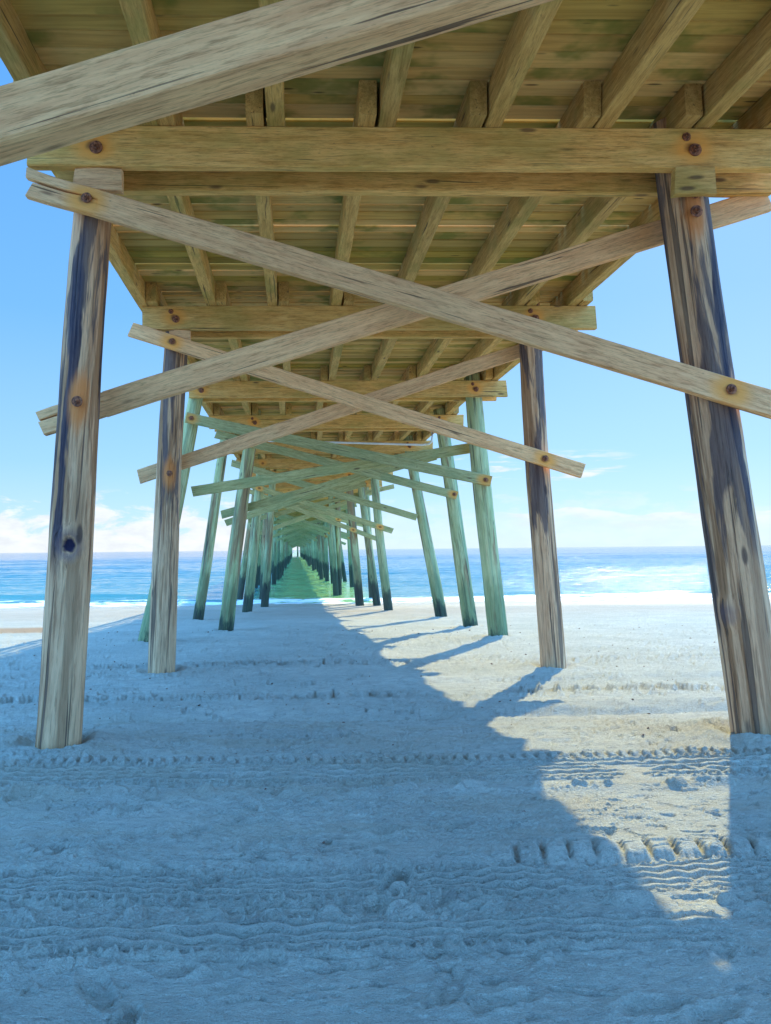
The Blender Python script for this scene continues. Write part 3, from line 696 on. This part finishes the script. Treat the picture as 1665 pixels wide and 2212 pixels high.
# deck boards
V = []; Fc = []; y = -2.7; rs = np.random.RandomState(5)
while y < YS[-1]+0.4:
    w = rs.choice([0.186, 0.186, 0.138])+rs.uniform(-.004, .004); gap = rs.choice([0.006, 0.014, 0.036], p=[.45, .33, .22])
    x0, x1 = -2.08+rs.uniform(-.04, .04), 4.02+rs.uniform(-.045, .045); zo = rs.uniform(-.007, .003)
    nseg = 8 if y < 20 else 2; i0 = len(V); sk = rs.uniform(-.003, .003)
    for s_ in range(nseg+1):
        u = s_/nseg; x = x0+(x1-x0)*u; e = rs.uniform(-.0018, .0018); e2 = rs.uniform(-.002, .002)
        V += [(x, y+e+sk*u+.007, STT+zo+e2), (x, y+w+e+sk*u-.007, STT+zo+e2), (x, y+w+e+sk*u, STT+zo+e2+.009), (x, y+w+sk*u, DKT+zo), (x, y+sk*u, DKT+zo), (x, y+e+sk*u, STT+zo+e2+.009)]
    for s_ in range(nseg):
        for q in range(6): a_, b_ = i0+s_*6+q, i0+s_*6+(q+1) % 6; Fc.append((a_, a_+6, b_+6, b_))
    Fc.append(tuple(range(i0, i0+6))); e_ = i0+nseg*6; Fc.append(tuple(range(e_+5, e_-1, -1)))
    y += w+gap
mesh_obj('deck_planks', V, Fc, M_DECK, pier)
# railings on both edges (their shadows fall on the sand)
for sx, nm in ((-1, 'railing'), (1, 'railing')):
    xx = -2.02 if sx < 0 else 3.96; gg = []
    def bxs(x0, x1, y0, y1, z0, z1):
        gg.append(([(x0, y0, z0), (x1, y0, z0), (x1, y1, z0), (x0, y1, z0), (x0, y0, z1), (x1, y0, z1), (x1, y1, z1), (x0, y1, z1)],
                   [(0, 3, 2, 1), (4, 5, 6, 7), (0, 1, 5, 4), (1, 2, 6, 5), (2, 3, 7, 6), (3, 0, 4, 7)]))
    yy = -2.6
    while yy < YS[-1]: bxs(xx-.045, xx+.045, yy, yy+.09, DKT+.004, DKT+1.05); yy += 2.2
    bxs(xx-.09, xx+.09, -2.65, YS[-1], DKT+1.053, DKT+1.09)
    for z in (0.30, 0.68): bxs(xx-sx*.048-.018, xx-sx*.048+.018, -2.65, YS[-1], DKT+z, DKT+z+.14) if sx < 0 else bxs(xx-.084, xx-.048, -2.65, YS[-1], DKT+z, DKT+z+.14)
    Vv = []; Ff = []
    for v_, f_ in gg: nb = len(Vv); Vv += v_; Ff += [tuple(q+nb for q in t) for t in f_]
    o = mesh_obj('railing', Vv, Ff, M_BRA, pier); o['b1'] = list(FAR); o['b2'] = list(FAR)
# painted mark on one seaward piling
for q in [c_ for c_ in pier.children if c_.name.startswith('piling') and abs(c_.matrix_local.translation[1]-YS[I1+3]) < .01 and c_.matrix_local.translation[0] > 0][:1]:
    P = at(992, 1222, YS[I1+3]-.18); V = []; Fc = []
    L_ = q.matrix_local.inverted() @ Vector(P); rr_ = .182
    def patch(x0, x1, z0, z1):
        i0 = len(V); m_ = 6
        for a_ in range(m_+1):
            x = x0+(x1-x0)*a_/m_; yv = -math.sqrt(max(rr_**2-(x*.9)**2, .002))
            for (dy, zz) in ((-.012, z0), (-.012, z1), (.012, z1), (.012, z0)): V.append((x, yv+dy, L_[2]+zz))
        for a_ in range(m_):
            for b_ in range(4): u, w = i0+a_*4+b_, i0+a_*4+(b_+1) % 4; Fc.append((u, u+4, w+4, w))
        Fc.append((i0, i0+1, i0+2, i0+3)); Fc.append((i0+m_*4+3, i0+m_*4+2, i0+m_*4+1, i0+m_*4))
    patch(-.08, .12, .07, .10); patch(-.07, -.04, 0.0, .068); patch(.09, .12, .0, .068); patch(-.035, .085, -.01, .015); patch(.01, .06, -.10, -.012)
    mesh_obj('painted_mark', V, Fc, M_TEAL, q)
# white conduit slung under the deck at the fourth row
def tube(name, pts, r, mat, parent, nn=8):
    V = []; Fc = []
    for i, p in enumerate(pts):
        p = Vector(p); d = (Vector(pts[min(i+1, len(pts)-1)])-Vector(pts[max(i-1, 0)])).normalized()
        u = d.cross(Vector((0, 0.3, 1))).normalized(); v = d.cross(u)
        for k in range(nn): a = 2*math.pi*k/nn; V.append(p+u*r*math.cos(a)+v*r*math.sin(a))
    for i in range(len(pts)-1):
        for k in range(nn): a, b = i*nn+k, i*nn+(k+1) % nn; Fc.append((a, b, b+nn, a+nn))
    Fc.append(tuple(range(nn))[::-1]); Fc.append(tuple((len(pts)-1)*nn+k for k in range(nn)))
    return mesh_obj(name, V, Fc, mat, parent, True)
yc = YS[I1+3]+.9
tube('conduit', [at(560, 952, yc), at(700, 955, yc), at(912, 961, yc), at(926, 959, yc), at(932, 954, yc-.1), at(934, 944, yc-.1), at(933, 935, yc-.05)], 0.028, M_PVC, pier)

# ------------------------------------------------------------------ sand, sea
r = [1.9]
while r[-1] < 36: r.append(r[-1]+min(0.0045*(r[-1]/2.4)**2, 0.0045 if r[-1] < 4.1 else 0.0062 if r[-1] < 5.7 else 9))
rows = np.array(list(np.arange(-30, 0.5, 0.8))+[0.6, 0.9, 1.2, 1.4, 1.6, 1.75]+r+list(np.linspace(36.8, 60, 24))+[70, 90, 120])
inn = np.linspace(-0.50, 0.66, 980); st = 0.0015; lo = [inn[0]]; hi_ = [inn[-1]]; 
while lo[-1] > -60: st *= 1.10; lo.append(lo[-1]-st); hi_.append(hi_[-1]+st)
us = np.array(lo[1:][::-1]+list(inn)+hi_[1:])
U_, Yg = np.meshgrid(us, rows); Wd = np.where(Yg > 1.9, Yg, 1.9+0.0*Yg); Xg = U_*Wd
Zg = terrain(Xg.copy(), Yg.copy())
sand = grid_mesh('beach', Xg, Yg, Zg, M_SAND); sand['kind'] = 'structure'
rr = [31.0]
while rr[-1] < 40000: rr.append(rr[-1]*(1.0022 if rr[-1] < 60 else 1.006 if rr[-1] < 300 else 1.05))
rows = np.array(rr); us = np.concatenate([-np.geomspace(40, 0.62, 30), np.linspace(-0.6, 0.75, 420), np.geomspace(0.77, 40, 30)])
U_, Yg = np.meshgrid(us, rows); Xg = U_*Yg
amp = sst(Yg, 31, 60)*(1-sst(Yg, 200, 400))
Zg = SEA+0.02*(1-amp)*0+amp*(0.10*np.sin(Yg*0.9+1.8*fbm(Xg*0.08, Yg*0.1, 2, 70))*sst(vn(Xg*0.03, Yg*0.06, 71), 0.3, 0.7)+0.08*fbm(Xg*0.5, Yg*0.9, 4, 72))
wob = 1.6*fbm(Xg*0.13, Xg*0, 3, 73)
Zg = Zg+0.03*fbm(Xg*0.8, Yg*1.2, 3, 75)*(1-amp)+0.22*bump(Yg+wob, 41.0, 0.9)*sst(vn(Xg*0.08, Yg*0+3, 74), 0.2, 0.7)+0.10*bump(Yg+wob*1.3, 37.2, 0.5)
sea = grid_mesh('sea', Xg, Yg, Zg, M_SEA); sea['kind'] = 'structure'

# bits of shell and dried weed strewn on the sand
M_BIT = m_plain('shell_and_weed', (0.16, 0.08, 0.05), 0.8)
rs = np.random.RandomState(12); n_ = 420
by = 2.6+rs.rand(n_)**0.7*17; bx = (rs.rand(n_)-0.42)*(by+1.5)*1.35
k_ = rs.rand(n_) < 0.25; by = np.where(k_, 7.6+rs.randn(n_)*0.5, by)
bz = terrain(bx.copy(), by.copy()); V = []; Fc = []
for x, y, z in zip(bx, by, bz):
    L = rs.uniform(.006, .02)*(0.7+y*0.05); a = rs.rand()*6.28; i0 = len(V); m_ = 6
    for q in range(m_):
        t_ = q/m_*6.283; r_ = L*rs.uniform(.6, 1.2); V.append((x+r_*math.cos(t_)*math.cos(a)-r_*.45*math.sin(t_)*math.sin(a), y+r_*math.cos(t_)*math.sin(a)+r_*.45*math.sin(t_)*math.cos(a), z+rs.uniform(-.2, .35)*L))
    V.append((x, y, z+L*0.55)); V.append((x, y, z-L*0.4))
    for q in range(m_): Fc.append((i0+q, i0+(q+1) % m_, i0+m_)); Fc.append((i0+(q+1) % m_, i0+q, i0+m_+1))
o = mesh_obj('shell_bits', V, Fc, M_BIT); o['kind'] = 'stuff'
